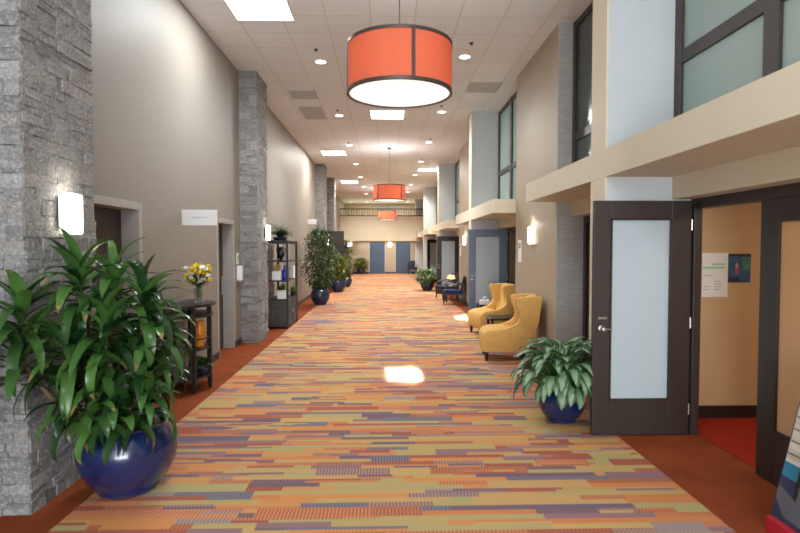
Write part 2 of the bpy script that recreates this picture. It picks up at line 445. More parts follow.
rl = thing('balcony_railing','dark metal railing along the top of the cream balcony front','railing',(0,35.37,3.79))
MB().tube([(-2.9,0,.47),(2.75,0,.47)],.03,8).build('handrail',M['black_dot'],rl,smooth=True)
box(-2.9,2.75,-.04,.04,0,.06).build('bottom_rail',M['black_dot'],rl)
pk = MB(); xx=-2.85; k=0
while xx < 2.75:
    pk.tube([(xx,0,.05),(xx,0,.46)],.012,6)
    if k%2==0:
        pts=[(xx+.06+.05*math.cos(t),0,.26+.15*math.sin(t)) for t in [i*2*PI/12 for i in range(13)]]
        pk.tube(pts,.008,5)
    xx += .17; k+=1
pk.build('baluster_panel',M['black_dot'],rl,smooth=True)

# ------------------------------------------------------------------ bay side (right)
XW, XB, XU, XD = 2.455, 2.03, 2.66, 2.84
blocks=[]; nb = 5
order = ['nearest','second','third','fourth','fifth']
ordl = ['beside the open door near the pale-leaved plant','beside the slate blue door','beyond the black chairs','past the dark far door','closest to the elevators']
for n in range(-1,nb):
    f0 = 4.97+T*n; f1 = f0+.345
    # solid wall block between bays
    y0,y1 = f0+2.74, f0+5.14
    wb = MB().bx(XW,3.0,y0,y1,2.394,ZC).bx(XW,3.0,y0,y1,0,2.394)
    y1c = min(y1,35.3)
    o = struct('wall_right_%d'%(n+2), wb, M['tan_wall'], 'tan wall block '+(['at the viewpoint'] + ['beside the yellow wing chairs','with a sconce beyond the slate blue door','beyond the dark door and black chairs','fourth along the bays','next to the elevator lobby'])[n+1], 'wall')
    struct('baseboard_right_%d'%(n+2), box(XW-.014,XW,f0+2.78,y1,0,.11), M['base_dark'], 'charcoal baseboard under wall block '+['at the viewpoint','beside the yellow chairs','beyond the slate blue door','beyond the black chairs','fourth along the bays','next to the lobby'][n+1], 'baseboard')
    # mosaic strips facing the viewer
    if n >= 0:
        struct('trim_%d'%(10+2*n), box(XW+.004,XU+.05,y0-.02,y0,2.7,ZC-.001), M['mosaic'], 'grey mosaic strip high on the end of wall block '+order[n], 'tile strip')
        struct('trim_%d'%(11+2*n), box(XW+.004,XD,y0-.02,y0,0,2.394), M['mosaic'], 'grey mosaic strip beside the recessed doorway, bay '+order[n], 'tile strip')
        # fin
        struct('wall_fin_%d'%(n+1), MB().bx(XB+.02,XD+.03,f0,f0+.02,0,2.70).bx(XB+.02,3.0,f0,f0+.02,2.70,ZC), M['white_wall'], 'pale wall fin facing the viewer, '+order[n]+' of the bays', 'wall fin')
        fin = MB().bx(XB,XB+.02,f0-.002,f1,0,ZC).bx(XB+.02,XD+.03,f0+.02,f1,0,ZC)
        struct('trim_%d'%(30+n), fin, M['cream'], 'cream edge of the wall fin, '+order[n]+' of the bays', 'fin edge')
        struct('wall_reveal_%d'%(n+1), MB().bx(XD+.03,2.90,f0,f0+.43,0,2.6), M['room_wall'], 'tan inner reveal beside the doorway, '+order[n]+' of the bays', 'wall')
    # ledge beam
    ba,bb = f0-2.61, f0+2.78
    if n<0: ba,bb = -5, f0+2.78
    b1 = min(bb,35.3)
    bm_ = MB()
    if n>=0:
        bm_.bx(XB-.003,XU+.0,ba,f0,2.394,2.653).bx(XB-.003,XB+.0,f0,f1,2.394,2.653).bx(XB-.003,XU,f1,b1,2.394,2.653)
    else: bm_.bx(XB-.003,XU,ba,b1,2.394,2.653)
    bm_.bx(XU,3.0,f0-2.81,f0 if n>=0 else b1,2.19,2.70)
    if n>=0: bm_.bx(XU,3.0,f1,f0+2.78,2.19,2.70)
    struct('trim_%d'%(40+n+1), bm_, M['cream'], 'cream ledge running over the doorways of bay '+(['at the viewpoint']+order)[n+1], 'ledge')
# upper windows
def window(idx, ya, yb, label, posts, rail=3.40, g='glass_window'):
    w = thing('window_%d'%idx, label, 'window', (XU,ya,0), kind='structure')
    L = yb-ya
    box(.035,.045,.0,L,2.66,ZC-.002).build('pane',M[g],w)
    fr = MB()
    for p in posts: fr.bx(.0,.08,p-.075 if 0<p<L else (0 if p<=0 else L-.10), p+.075 if 0<p<L else (.10 if p<=0 else L),2.655,ZC-.002)
    fr.bx(.01,.075,0,L,rail-.06,rail+.06).bx(.01,.075,0,L,2.655,2.70).bx(.01,.075,0,L,ZC-.09,ZC-.002)
    fr.build('window_frame',M['dark_frame'],w,bevel=.006)
wi=1
whl = ['over the open brown door','over the recess beside the yellow chairs','over the slate blue door','beyond the second wall fin','over the dark far door','beyond the third wall fin','over the last door','closest to the balcony']
for n in range(0,4):
    f0=4.97+T*n
    L=2.81
    window(wi, f0-2.81 if n else 1.0, f0, 'frosted upper window in dark frame '+whl[wi-1], [0,1.55,2.81] if n else [0,.9,2.72,3.97], 3.46); wi+=1
    window(wi, f0+.345, f0+2.72, 'frosted upper window in dark frame '+whl[wi-1], [0,1.1,2.375], 3.29 if n==0 else 3.46, 'glass_dark'); wi+=1
# door assemblies
def door_leaf(idx, hinge, width, rot, matw, label, glass='glass_door', lever=1, h=2.17):
    d = thing('door_%d'%idx, label, 'door', hinge, rot, kind='structure')
    # leaf extends along local -X from hinge, thickness along Y
    W=width; st=.155
    fr = MB().bx(-W,-W+st,0,.045,.008,h).bx(-st-.03,0,0,.045,.008,h).bx(-W+st,-st-.03,0,.045,h-.165,h).bx(-W+st,-st-.03,0,.045,.008,.335)
    fr.build('door_frame',matw,d,bevel=.004)
    box(-W+st-.005,-st-.025,.016,.030,.33,h-.16).build('door_glass',M[glass],d)
    gb = MB(); a,b_,c,e = -W+st,-st-.03,.335,h-.165
    for yy in (-.006,.036):
        gb.bx(a,a+.014,yy,yy+.015,c,e).bx(b_-.014,b_,yy,yy+.015,c,e).bx(a,b_,yy,yy+.015,c,c+.014).bx(a,b_,yy,yy+.015,e-.014,e)
    gb.build('glazing_bead',matw,d)
    if lever:
        hd = MB()
        hd.lathe([(0,0),(.03,0),(.03,.012),(.012,.016),(.012,.05),(.02,.055),(.026,.068),(.02,.085),(0,.09)],n=16)
        hd.build('door_handle',M['steel'],d,smooth=True,loc=(-W+.075,0,1.0),rot=(PI/2,0,0))
        box(-W+.045,-W+.125,-.004,.0,1.085,1.105).build('lock_plate',M['steel'],d)
        MB().tube([(-W+.075,-.05,1.0),(-W+.15,-.055,1.0)],.009,8).build('lever',M['steel'],d,smooth=True)
    for z in (.25,1.05,1.95):
        MB().tube([(.0,-.006,z-.05),(.0,-.006,z+.05)],.010,8).build('hinge',M['steel'],d,smooth=True)
    return d
door_leaf(7,(2.81,4.90,0),.90,0,M['dark_wood'],'open brown door with frosted glass behind the pale-leaved plant')
door_leaf(8,(2.86,12.56,0),.91,0,M['slate_blue'],'open slate blue door with frosted glass behind the yellow wing chairs')
door_leaf(9,(2.84,20.4,0),.87,0,M['dark_wood'],'open dark door with frosted glass behind the black chairs')
door_leaf(10,(2.86,28.15,0),.86,math.radians(38),M['dark_wood'],'farthest open dark door with frosted glass beyond the pale dotted-leaf shrub')
# frame line at XD in each bay
di=11
flab=['dark door frame and fixed frosted leaf of the tan room','dark door frame behind the slate blue door','dark door frame behind the black chairs','dark door frame beside the farthest door']
for n in range(0,4):
    f0=4.97+T*n
    d = thing('door_%d'%di, flab[n],'door frame',(XD,0,0),kind='structure'); di+=1
    fr = MB().bx(0,.075,f0-.065,f0-.002,0,2.19).bx(0,.12,f0-2.81,f0-.065,2.10,2.19)
    fr.build('door_frame',M['dark_wood'],d,bevel=.004)
    # fixed leaf
    ya,yb = f0-2.2, f0-.93
    lf = MB().bx(.01,.065,yb-.19,yb,.006,2.10).bx(.01,.065,ya,ya+.17,.006,2.10).bx(.01,.065,ya+.17,yb-.19,1.93,2.10).bx(.01,.065,ya+.17,yb-.19,.006,.40)
    lf.build('door_leaf',M['dark_wood'],d,bevel=.004)
    box(.03,.042,ya+.165,yb-.185,.39,1.94).build('door_glass',M['glass_room' if n==0 else 'glass_door'],d)
    box(.0,.12,f0-2.81,ya,0,2.10).build('side_panel',M['dark_wood'],d)
    # second half: closed pair of leaves
    d = thing('door_%d'%di, 'closed dark double door in the recess '+['beside the near yellow chair','past the slate blue door','past the black chairs','next to the elevator lobby'][n],'door',(XD,0,0),kind='structure'); di+=1
    a,b_=f0+.345,f0+2.72
    fr = MB().bx(0,.12,a,a+.10,0,2.19).bx(0,.12,b_-.10,b_,0,2.19).bx(0,.12,a+.1,b_-.1,2.10,2.19)
    fr.build('door_frame',M['dark_wood'],d)
    mid=(a+b_)/2
    for (p,q) in ((a+.1,mid-.003),(mid+.003,b_-.1)):
        MB().bx(.03,.075,p,p+.15,.006,2.10).bx(.03,.075,q-.15,q,.006,2.10).bx(.03,.075,p+.15,q-.15,1.93,2.10).bx(.03,.075,p+.15,q-.15,.006,.35).build('door_leaf',M['dark_wood'],d,bevel=.004)
        box(.045,.055,p+.145,q-.145,.34,1.94).build('door_glass',M['glass_window'],d)
# rooms behind
struct('wall_outer', box(6.2,6.35,-5,39,0,ZC), M['room_wall'], 'far side wall of the rooms behind the bays', 'wall')
for n in range(0,5):
    yw = 5.40+T*n if n<4 else 36.5
    struct('wall_partition_%d'%(n+1), box(2.89 if n else 2.90,6.2,yw,yw+.1,0,2.6), M['room_wall'], 'tan room wall '+(['carrying the two posters','behind the slate blue door','behind the black chairs','behind the farthest door','at the lobby'][n]), 'wall')
struct('baseboard_room', box(2.90,6.2,5.375,5.40,0,.13), M['black_wood'], 'dark brown baseboard under the two posters', 'baseboard')
struct('ceiling_rooms', box(3.0,6.2,-5,36.6,2.6,2.7), M['ceiling_paint'], 'low ceiling of the rooms behind the bays', 'ceiling')
tag(box(2.92,6.2,1.0,5.40,0,.006).build('room_carpet',M['red_carpet']),'plain red carpet inside the tan room','carpet')
# lobby right return
struct('wall_lobby', MB().bx(2.6,2.75,35.45,36.5,0,2.177).bx(2.66,3.3,33.4,35.3,0,ZC), M['tan_wall'], 'tan return wall beside the elevator lobby', 'wall')
struct('trim_60', MB().bx(2.05,2.15,36.36,36.5,0,2.177), M['dark_wood'], 'dark door jamb beside the black lobby chair', 'door jamb')

# ------------------------------------------------------------------ ceiling fixtures
def panel_light(x,y,label):
    t = thing('ceiling_light',label,'ceiling light',(x,y,ZC),group='square ceiling light panels')
    w,l=.385,.40
    MB().bx(-w-.03,-w,-l-.03,l+.03,-.012,.0).bx(w,w+.03,-l-.03,l+.03,-.012,0).bx(-w,w,-l-.03,-l,-.012,0).bx(-w,w,l,l+.03,-.012,0).build('frame',M['white_plastic'],t)
    box(-w,w,-l,l,-.006,-.001).build('diffuser',M['light_panel'],t)
for x,y,l in ((-1.65,7.30,'bright square ceiling light panel nearest the camera, beside the tall taupe wall'),
              (.065,13.02,'bright square ceiling light panel in the middle, behind the big pendant'),
              (-1.70,18.33,'bright square ceiling light panel just before the ficus-side pillar'),
              (-1.69,26.3,'farthest bright ceiling light panel on the stone pillar side'),
              (1.76,22.1,'bright square ceiling light panel over the bays beside the second pendant')): panel_light(x,y,l)
first=None
def downlight(x,y,label,group):
    global first
    if first is None:
        t = thing('downlight',label,'downlight',(x,y,ZC),group=group)
        MB().lathe([(.085,-.002),(.11,-.008),(.115,0),(.085,0)],n=24,closed=True).build('trim_ring',M['white_plastic'],t,smooth=True)
        MB().lathe([(0,-.001),(.085,-.001),(.085,-.004),(0,-.004)],n=24).build('lens',M['down_panel'],t)
        first=t
    else:
        t = copy_tree(first); t.location=(x,y,ZC); t['label']=label; t['group']=group
nth=['first','second','third','fourth','fifth','sixth','seventh','eighth']
for i in range(7):
    yy=9.40+3.77*i
    downlight(-1.09,yy,'round recessed downlight, %s from the camera in the row nearer the stone pillars'%nth[i],'downlights nearer the stone pillars')
for i in range(7):
    yy=9.09+3.66*i
    downlight(1.33,yy,'round recessed downlight, %s from the camera in the row nearer the bays'%nth[i],'downlights nearer the bays')
for i,x in enumerate((-2.3,-1.2,.2,1.6,2.4)):
    downlight(x,37.6,'warm downlight over the balcony, %s from the stone pillar side'%nth[i],'downlights over the balcony')
sf=None
def sprinkler(x,y,label):
    global sf
    if sf is None:
        t=thing('sprinkler_head',label,'sprinkler',(x,y,ZC),group='ceiling sprinkler heads')
        MB().lathe([(0,0),(.035,0),(.035,-.005),(.009,-.008),(.009,-.022),(.022,-.025),(.022,-.028),(0,-.028)],n=14).build('sprinkler_body',M['black_dot'],t,smooth=True); sf=t
    else:
        t=copy_tree(sf); t.location=(x,y,ZC); t['label']=label
for i,(x,y) in enumerate([(-1.097,8.82),(-1.085,12.64),(-1.09,16.42)]): sprinkler(x,y,'dark sprinkler head just before the %s downlight on the stone pillar side'%nth[i])
for i,(x,y) in enumerate([(1.346,8.48),(1.27,12.2),(1.33,15.83),(1.33,19.5),(1.29,23.1)]): sprinkler(x,y,'dark sprinkler head just before the %s downlight on the bay side'%nth[i])
for (x0,x1,y0,y1,l) in ((-1.96,-1.40,11.1,11.7,'nearer grey ceiling vent above the first bare stone pillar'),(-1.95,-1.42,12.35,13.5,'farther, larger grey ceiling vent above the first bare stone pillar'),(1.64,2.27,10.45,11.1,'grey ceiling vent beside the bays, past the big pendant')):
    t=thing('ceiling_vent',l,'ceiling vent',((x0+x1)/2,(y0+y1)/2,ZC),group='grey ceiling vents'); w=(x1-x0)/2; h=(y1-y0)/2
    MB().bx(-w,w,-h,-h+.03,-.012,0).bx(-w,w,h-.03,h,-.012,0).bx(-w,-w+.03,-h+.03,h-.03,-.012,0).bx(w-.03,w,-h+.03,h-.03,-.012,0).build('frame',M['vent_grey'],t)
    g=MB(); k=-h+.045
    while k<h-.04: g.bx(-w+.03,w-.03,k,k+.022,-.010,-.003); k+=.045
    g.build('louver_grille',M['vent_grey'],t)

# pendants
def shade_mat():
    m,nt,b,tc = base('orange_drum_fabric')
    c=lin((214,128,94)); f=noise(nt,tc,70,3,stretch=(1,1,.3))
    col=mixc(nt,f,[x*.93 for x in c],[min(1,x*1.05) for x in c])
    nt.links.new(col,b.inputs['Base Color']); b.inputs['Roughness'].default_value=.8
    t=nd(nt,'ShaderNodeBsdfTranslucent'); nt.links.new(col,t.inputs[0])
    mx=nd(nt,'ShaderNodeMixShader'); mx.inputs[0].default_value=.4
    nt.links.new(b.outputs[0],mx.inputs[1]); nt.links.new(t.outputs[0],mx.inputs[2])
    nt.links.new(mx.outputs[0],nt.nodes['Material Output'].inputs[0]); return m
M['shade']=shade_mat()
M['pend_glow']=mat('pendant_diffuser',(245,242,236),.6,var=.02,emit=((252,252,250),.62))
def pendant(y,label,rz):
    t=thing('pendant_lamp',label,'pendant lamp',(.146,y,3.238),rz,group='orange drum pendants')
    r,h=.51,.472
    MB().lathe([(r,.03),(r,h-.02),(r-.006,h-.02),(r-.006,.03)],n=64,closed=True).build('lamp_shade',M['shade'],t,smooth=True)
    MB().lathe([(r-.02,0),(r+.006,0),(r+.006,.032),(r-.02,.032)],n=64,closed=True).build('bottom_ring',M['black_metal'],t,smooth=True)
    MB().lathe([(r-.01,h-.022),(r+.006,h-.022),(r+.006,h+.008),(r-.01,h+.008)],n=64,closed=True).build('top_ring',M['black_metal'],t,smooth=True)
    MB().lathe([(0,.012),(r-.02,.012),(r-.02,.02),(0,.02)],n=64).build('diffuser',M['pend_glow'],t)
    for k in range(4):
        a=k*PI/2
        Mx=Matrix.Rotation(a,4,'Z')
        box(r-.004,r+.010,-.016,.016,.02,h,M=Mx).build('strap',M['black_metal'],t)
    MB().tube([(0,0,h-.02),(0,0,ZC-3.238-.03)],.006,8).build('suspension_rod',M['black_metal'],t)
    MB().lathe([(0,0),(.06,0),(.06,-.03),(.03,-.045),(0,-.045)],c=(0,0,ZC-3.238),n=20).build('canopy',M['black_metal'],t,smooth=True)
    sp=MB()
    for k in range(4): a=k*PI/2; sp.tube([(0,0,h-.01),((r-.01)*math.cos(a),(r-.01)*math.sin(a),h-.01)],.007,6)
    sp.build('spoke_frame',M['black_metal'],t)
pendant(5.37,'large orange drum pendant lamp nearest the camera',math.radians(-77.5))
pendant(17.33,'orange drum pendant lamp, second along the corridor',math.radians(-43+0))
pendant(29.2,'orange drum pendant lamp, farthest, before the balcony railing',math.radians(-40))

# ------------------------------------------------------------------ sconces and wall pieces
sc0=None
def sconce(loc,rz,label):
    global sc0
    if sc0 is None:
        t=thing('wall_sconce',label,'wall sconce',loc,rz,group='white box wall sconces')
        box(0,.012,-.10,.10,-.12,.12).build('back_plate',M['steel'],t)
        MB().bx(.012,.055,-.122,.122,-.145,.145).build('sconce_shade',M['sconce_glow'],t,bevel=.018,seg=3)
        MB().bx(.012,.05,-.118,.118,-.155,-.146).build('bottom_trim',M['steel'],t)
        sc0=t
    else:
        t=copy_tree(sc0); t.location=loc; t.rotation_euler=(0,0,rz); t['label']=label
sconce((-2.275,3.955,1.985),0,'white glowing sconce on the wide stone pillar above the dracaena')
sconce((-2.270,10.5,2.03),0,'white glowing sconce on the pillar beside the shelf unit')
sconce((-2.270,22.05-.6,1.97),0,'white glowing sconce on the pillar behind the ficus tree')
sconce((XW,8.93,1.95),PI,'white glowing sconce on the tan wall above the yellow chairs')
sconce((XW,16.5,1.97),PI,'white glowing sconce on the tan wall beyond the slate blue door')
sconce((-2.35,36.5,1.95),-PI/2,'white glowing sconce on the lobby wall above the small shrub')
sconce((.34,36.5,1.95),-PI/2,'white glowing sconce between the two elevator doors')

def text(name,s,size,m,parent,loc,rot,align='CENTER'):
    cu=bpy.data.curves.new(name,'FONT'); cu.body=s; cu.size=size; cu.align_x=align; cu.align_y='CENTER'; cu.extrude=.0008
    tmp=bpy.data.objects.new('tmp_text',cu); C.objects.link(tmp); bpy.context.view_layer.update()
    me=bpy.data.meshes.new_from_object(tmp.evaluated_get(bpy.context.evaluated_depsgraph_get())); bpy.data.objects.remove(tmp); bpy.data.curves.remove(cu)
    me.materials.clear(); me.materials.append(m); me.name=name; o=bpy.data.objects.new(name,me); C.objects.link(o); o.parent=parent; o.location=loc; o.rotation_euler=rot; return o
s=thing('blade_sign','white blade sign with pale green lettering above the flower stand','sign',(XL,7.1,2.13))
box(.0,.45,-.012,.012,-.1,.1).build('sign_panel',M['white_plastic'],s,bevel=.003)
text('lettering','RESTROOMS',.034,M['sign_ink'],s,(.23,-.0135,0.0),(PI/2,0,0))
s=thing('blade_sign','small far white blade sign sticking out above the ficus tree','sign',(XL,18.6,2.62))
box(.0,.30,-.012,.012,-.08,.08).build('sign_panel',M['white_plastic'],s,bevel=.003)
s=thing('sanitizer_dispenser','white hand sanitizer dispenser on the wall beside the first bare stone pillar','dispenser',(XL,9.72,1.29))
box(0,.09,-.06,.06,-.13,.13).build('dispenser_body',M['white_plastic'],s,bevel=.012)
box(.01,.075,-.04,.04,-.16,-.13).build('nozzle',M['grey_ink'],s)
s=thing('wall_notice','small pale green notice above the white sanitizer dispenser','notice',(XL,9.72,1.55))
box(0,.006,-.075,.075,-.1,.1).build('sheet',M['paper'],s); box(.0065,.008,-.06,.06,-.06,.05).build('print_block',M['green_ink'],s)
for (y,l) in ((9.77,'tall pale room sign on the tan wall past the slate blue door frame'),(17.5,'tall pale room sign on the tan wall beside the farther sconce')):
    s=thing('room_sign',l,'room sign',(XW,y,1.68)); box(-.012,0,-.1,.1,-.2,.2).build('sign_panel',M['paper'],s,bevel=.003)
    box(-.014,-.012,-.07,.07,.05,.15).build('print_block',M['grey_ink'],s)

# posters on the tan room wall
s=thing('paper_poster','white paper poster with a green heading band on the tan room wall','poster',(3.345,5.40,1.465))
box(-.132,.132,-.006,0,-.224,.224).build('sheet',M['paper'],s)
gb=MB().bx(-.125,.10,-.0075,-.006,.065,.085).bx(-.03,.10,-.0075,-.006,.10,.118); gb.build('heading_band',M['green_ink'],s)
tx=MB(); r=random.Random(5)
for k in range(7):
    z=-.01-.028*k
    for a in (-.115,-.01):
        if r.random()<.7: tx.bx(a,a+r.uniform(.04,.09),-.0075,-.006,z,z+.006)
tx.build('lettering',M['grey_ink'],s)
s=thing('blue_poster','dark blue poster with a small figure, beside the white poster','poster',(3.595,5.40,1.535))
M['poster_blue']=mat('poster_blue',(44,84,124),.5,var=.5,scale=14); M['poster_dark']=mat('poster_navy',(30,36,64),.5,var=.3,scale=10)
M['poster_red']=mat('poster_red',(170,60,60),.5,var=.2); M['poster_green']=mat('poster_green',(70,120,96),.5,var=.4,scale=20)
M['skin']=mat('printed_tan',(190,150,130),.6,var=.1)
box(-.117,.117,-.006,0,-.145,.145).build('sheet',M['poster_blue'],s)
box(-.117,.117,-.0075,-.006,.120,.145).build('heading_band',M['poster_dark'],s)
box(-.117,.0,-.0075,-.006,-.145,-.09).build('lower_panel',M['poster_dark'],s)
box(.03,.11,-.0075,-.006,-.02,.11).build('picture_panel',M['poster_green'],s)
fg=MB().prism([(-.045,-.055),(-.01,-.055),(-.012,.0),(-.043,.0)],-.0075,-.006); fg.build('printed_garment',M['poster_red'],s)
MB().prism([(-.042,.0),(-.014,.0),(-.014,.03),(-.02,.05),(-.035,.05),(-.042,.03)],-.0078,-.006).build('printed_figure',M['skin'],s)

# A-frame display board at the picture edge
M['board_blue']=mat('board_blue_print',(40,50,78),.35,var=.35,scale=7); M['board_teal']=mat('board_teal_print',(40,118,146),.35,var=.2,scale=7)
M['board_white']=mat('board_pale_print',(190,182,172),.35,var=.25,scale=6,stretch=(1,1,4)); M['board_red']=mat('board_red_base',(178,30,44),.45,var=.1)
M['board_grey']=mat('board_screen_print',(84,88,96),.3,var=.2,scale=5)
s=thing('display_board','leaning printed display board on a red base at the frame edge by the tan room','display board',(2.36,2.62,0))
lean=Matrix.Rotation(math.radians(13),4,'Y')
H=1.0
def face(a,b_,c,e,m,name,d=.0): box(-.006-d,-.0-d if d else .02,a,b_,c,e,M=lean).build(name,M[m],s)
face(-.6,.6,.10,H,'board_blue','board_panel')
face(-.59,.59,.44,H-.01,'board_white','upper_print',.002); face(.40,.59,.36,.45,'board_teal','teal_band',.003)
pl=MB()
for k in range(6): pl.bx(-.0125,-.0085,-.58,.58,.50+.075*k,.508+.075*k,M=lean)
pl.build('plank_lines',M['cane'],s)
face(-.59,.47,.20,.78,'black_dot','window_border',.0045); face(-.59,.44,.23,.75,'board_grey','window_print',.006)
MB().prism([(.1,.13),(.5,.13),(.59,.22),(.59,.30)],-.013,-.006,axis='x',M=lean).build('lower_print',M['board_grey'],s)
box(-.02,.30,-.6,.6,0,.10).build('base',M['board_red'],s,bevel=.01)
for yy in (-.5,.5): MB().tube([(.30,yy,.05),(.2,yy,.9)],.012,8).build('rear_strut',M['black_metal'],s)

# ------------------------------------------------------------------ plants
def pot(t, r, h, m, base_r=None, n=40):
    br = base_r or r*.56
    prof=[(0,0),(br,0),(br+.015,.012),(br+.012,.03),(r*.80,h*.20),(r*.95,h*.38),(r,h*.56),(r*.965,h*.74),(r*.86,h*.88),(r*.80,h*.94),(r*.86,h*.97),(r*.87,h),(r*.82,h*1.005),(r*.76,h*.97),(r*.74,h*.9)]
    MB().lathe(prof,n=n).build('pot',m,t,smooth=True,angle=60)
    MB().lathe([(0,h*.885),(r*.5,h*.9),(r*.78,h*.885)],n=24).build('soil',M['soil'],t,smooth=True)
# large dracaena
t=thing('potted_dracaena','big dark green dracaena with drooping leaves in a glossy cobalt pot by the stone pillar','potted plant',(-1.86,3.93,.0045))
pot(t,.335,.49,M['pot_blue'],base_r=.19)
r=random.Random(21); fo=MB(); ca=MB()
heads=[(-.16,-.10,1.42),(.04,-.02,1.40),(.26,-.05,1.30),(-.36,-.40,1.22),(.08,-.24,1.12),(.28,.02,1.06),(-.12,-.28,.98),(.18,.16,.98),(-.36,-.42,.94),(.02,-.16,.78),(.26,-.16,.84),(-.22,.04,.82),(.14,-.30,.66),(-.10,-.34,.66),(.22,-.30,.60),(.34,-.20,.66),(.06,-.36,.62),(.28,-.06,.74)]
heads=[(a-.09,b_-.03,c+.09) for a,b_,c in heads]
for hi,(hx,hy,hz) in enumerate(heads):
    b0=(hx*.3,hy*.3,.42)
    mid=(hx*.75,hy*.75,.42+(hz-.42)*.55)
    ca.tube([b0,mid,(hx,hy,hz)],[.020,.016,.012],8)
    nl=24 if hi<8 else 17
    for k in range(nl):
        q=k/nl
        el=math.radians(84-88*q+r.uniform(-10,10))
        L=r.uniform(.40,.58)*(1-.2*(1-q))*(1 if hi<12 else .66)
        droop=math.radians(55+75*q+r.uniform(-15,25))
        for tr_ in range(8):
            az=k*2.399+r.uniform(-.4,.4)+tr_*.8
            ex,ey=hx-1.86+.8*L*math.cos(az),hy+3.93+.8*L*math.sin(az)
            if not (ex<-2.30 and ey>3.50): break
        else: continue
        if ex<-2.75 or ex>-1.36: L*=.75
        fo.leaf((hx,hy,hz-.20*q+.02),az,el,L,r.uniform(.06,.092),droop,n=9,fold=.3,kind='strap')
fo.build('foliage',M['dracaena'],t,smooth='leaf'); ca.build('stem',M['cane'],t,smooth=True)
# silver aglaonema
t=thing('potted_aglaonema','bushy silver-green variegated plant in a blue pot beside the open brown door','potted plant',(1.775,5.36,.0045))
pot(t,.235,.36,M['pot_blue'],base_r=.13)
r=random.Random(33); fo=MB(); st=MB()
for k in range(150):
    az=k*2.399; q=(k+.5)/150
    rr=.04+.13*q; el=math.radians(80-62*q+r.uniform(-8,8))
    z0=.34; ln=r.uniform(.28,.45)*(1.05-.45*q)
    p0=Vector((.07*math.cos(az)*q,.07*math.sin(az)*q,z0))
    d=Vector((math.cos(az)*math.cos(el),math.sin(az)*math.cos(el),math.sin(el)))
    p1=p0+d*ln
    st.tube([p0,p1],.005,5,caps=False)
    fo.leaf(p1,az+r.uniform(-.3,.3),el-.5,r.uniform(.23,.30),r.uniform(.09,.125),math.radians(55+50*q+r.uniform(-10,20)),n=7,fold=.3,kind='oval')
fo.build('foliage',M['aglaonema'],t,smooth='leaf'); st.build('stem',M['fern'],t)

def ficus(name,label,loc,pr,ph,top,wid,leafm,nleaf,seed,low=.0,lw=.04,ll=.1,potm='pot_navy',cat='potted plant',trunks=3):
    t=thing(name,label,cat,loc)
    pot(t,pr,ph,M[potm],n=28)
    r=random.Random(seed); fo=MB(); tr=MB()
    zc=(ph+low+top)/2; hh=(top-ph-low)/2
    tips=[]
    for k in range(trunks):
        a=k*2*PI/trunks+.5; x,y=.05*math.cos(a),.05*math.sin(a)
        pts=[(x,y,ph*.85),(x*1.8,y*1.8,ph+(top-ph)*.35),(x*2.6+r.uniform(-.05,.05),y*2.6,top*.86)]
        tr.tube(pts,[.02,.016,.008],7)
    for k in range(trunks*9):
        a=r.uniform(0,2*PI); z=zc+r.uniform(-.75,.8)*hh; q=wid*.75*math.sqrt(max(.05,1-((z-zc)/hh)**2))
        tr.tube([(.04*math.cos(a),.04*math.sin(a),z-.22),(q*.55*math.cos(a),q*.55*math.sin(a),z),(q*math.cos(a),q*math.sin(a),z-.02)],[.008,.005,.003],5)
    for k in range(nleaf):
        u=r.uniform(-1,1); z=zc+hh*u; a=r.uniform(0,2*PI)
        lump=1+.22*math.sin(3*a+5*u)+.12*math.sin(7*a-4*u)
        q=wid*math.sqrt(max(.02,1-u*u*.92))*lump*math.sqrt(r.uniform(.12,1))
        fo.leaf((q*math.cos(a),q*math.sin(a),z),a+r.uniform(-1.2,1.2),r.uniform(-.9,.6),r.uniform(.7,1.3)*ll,r.uniform(.8,1.2)*lw,r.uniform(.2,1.0),n=3,fold=.25)
    fo.build('foliage',M[leafm],t,smooth='leaf'); tr.build('stem',M['trunk'],t,smooth=True)
    return t
ficus('potted_ficus','tall leafy ficus tree in a navy pot beside the dark shelf unit',(-1.97,16.55,.0045),.29,.50,2.30,.46,'ficus',2600,3,ll=.14,lw=.05)
ficus('potted_bush','bushy yellow-green plant in a navy pot behind the tall ficus',(-1.83,21.3,.0045),.31,.50,1.48,.34,'bright_leaf',1000,4,ll=.16,lw=.05)
ficus('potted_ficus','slender far ficus tree in a navy pot beside the dark upright panel',(-1.72,24.0,.0045),.28,.46,2.10,.30,'ficus',900,5,ll=.14,lw=.05)
ficus('potted_shrub','small dark shrub in a navy pot beside the elevator door',(-1.57,35.9,.0045),.26,.42,1.05,.44,'bright_leaf',600,6,low=-.05,ll=.2,lw=.08,trunks=5)
ficus('potted_shrub','pale dotted-leaf shrub in a navy pot beside the black chairs',(1.72,21.9,.0045),.27,.40,.88,.44,'pale_leaf',800,8,low=-.08,ll=.18,lw=.07,trunks=5)

# ------------------------------------------------------------------ flower stand (half-round tiered)
t=thing('tiered_stand','dark half-round wooden stand with two shelves against the taupe wall','stand',(-2.60,6.76,0))
def half(rad,n=16): return [(rad*math.cos(-PI/2+PI*i/n),rad*math.sin(-PI/2+PI*i/n)) for i in range(n+1)]
Rr=.46
for nm,z,th,rr in (('tabletop',1.03,.03,Rr+.03),('apron_board',.90,.03,Rr),('shelf',.50,.025,Rr-.02),('shelf',.16,.025,Rr-.02)):
    MB().prism(half(rr),z,z+th,axis='z').build(nm,M['black_wood'],t,bevel=.004)
for a in (-88,-40,0,40,88):
    aa=math.radians(a); x,y=(Rr-.03)*math.cos(aa),(Rr-.03)*math.sin(aa); x=max(x,.03)
    MB().bx(x-.022,x+.022,y-.022,y+.022,.08,1.03).prism([(x-.02,0),(x+.014,0),(x+.022,.08),(x-.022,.08)],y-.02,y+.02).build('post',M['black_wood'],t,bevel=.003)
gl=MB()
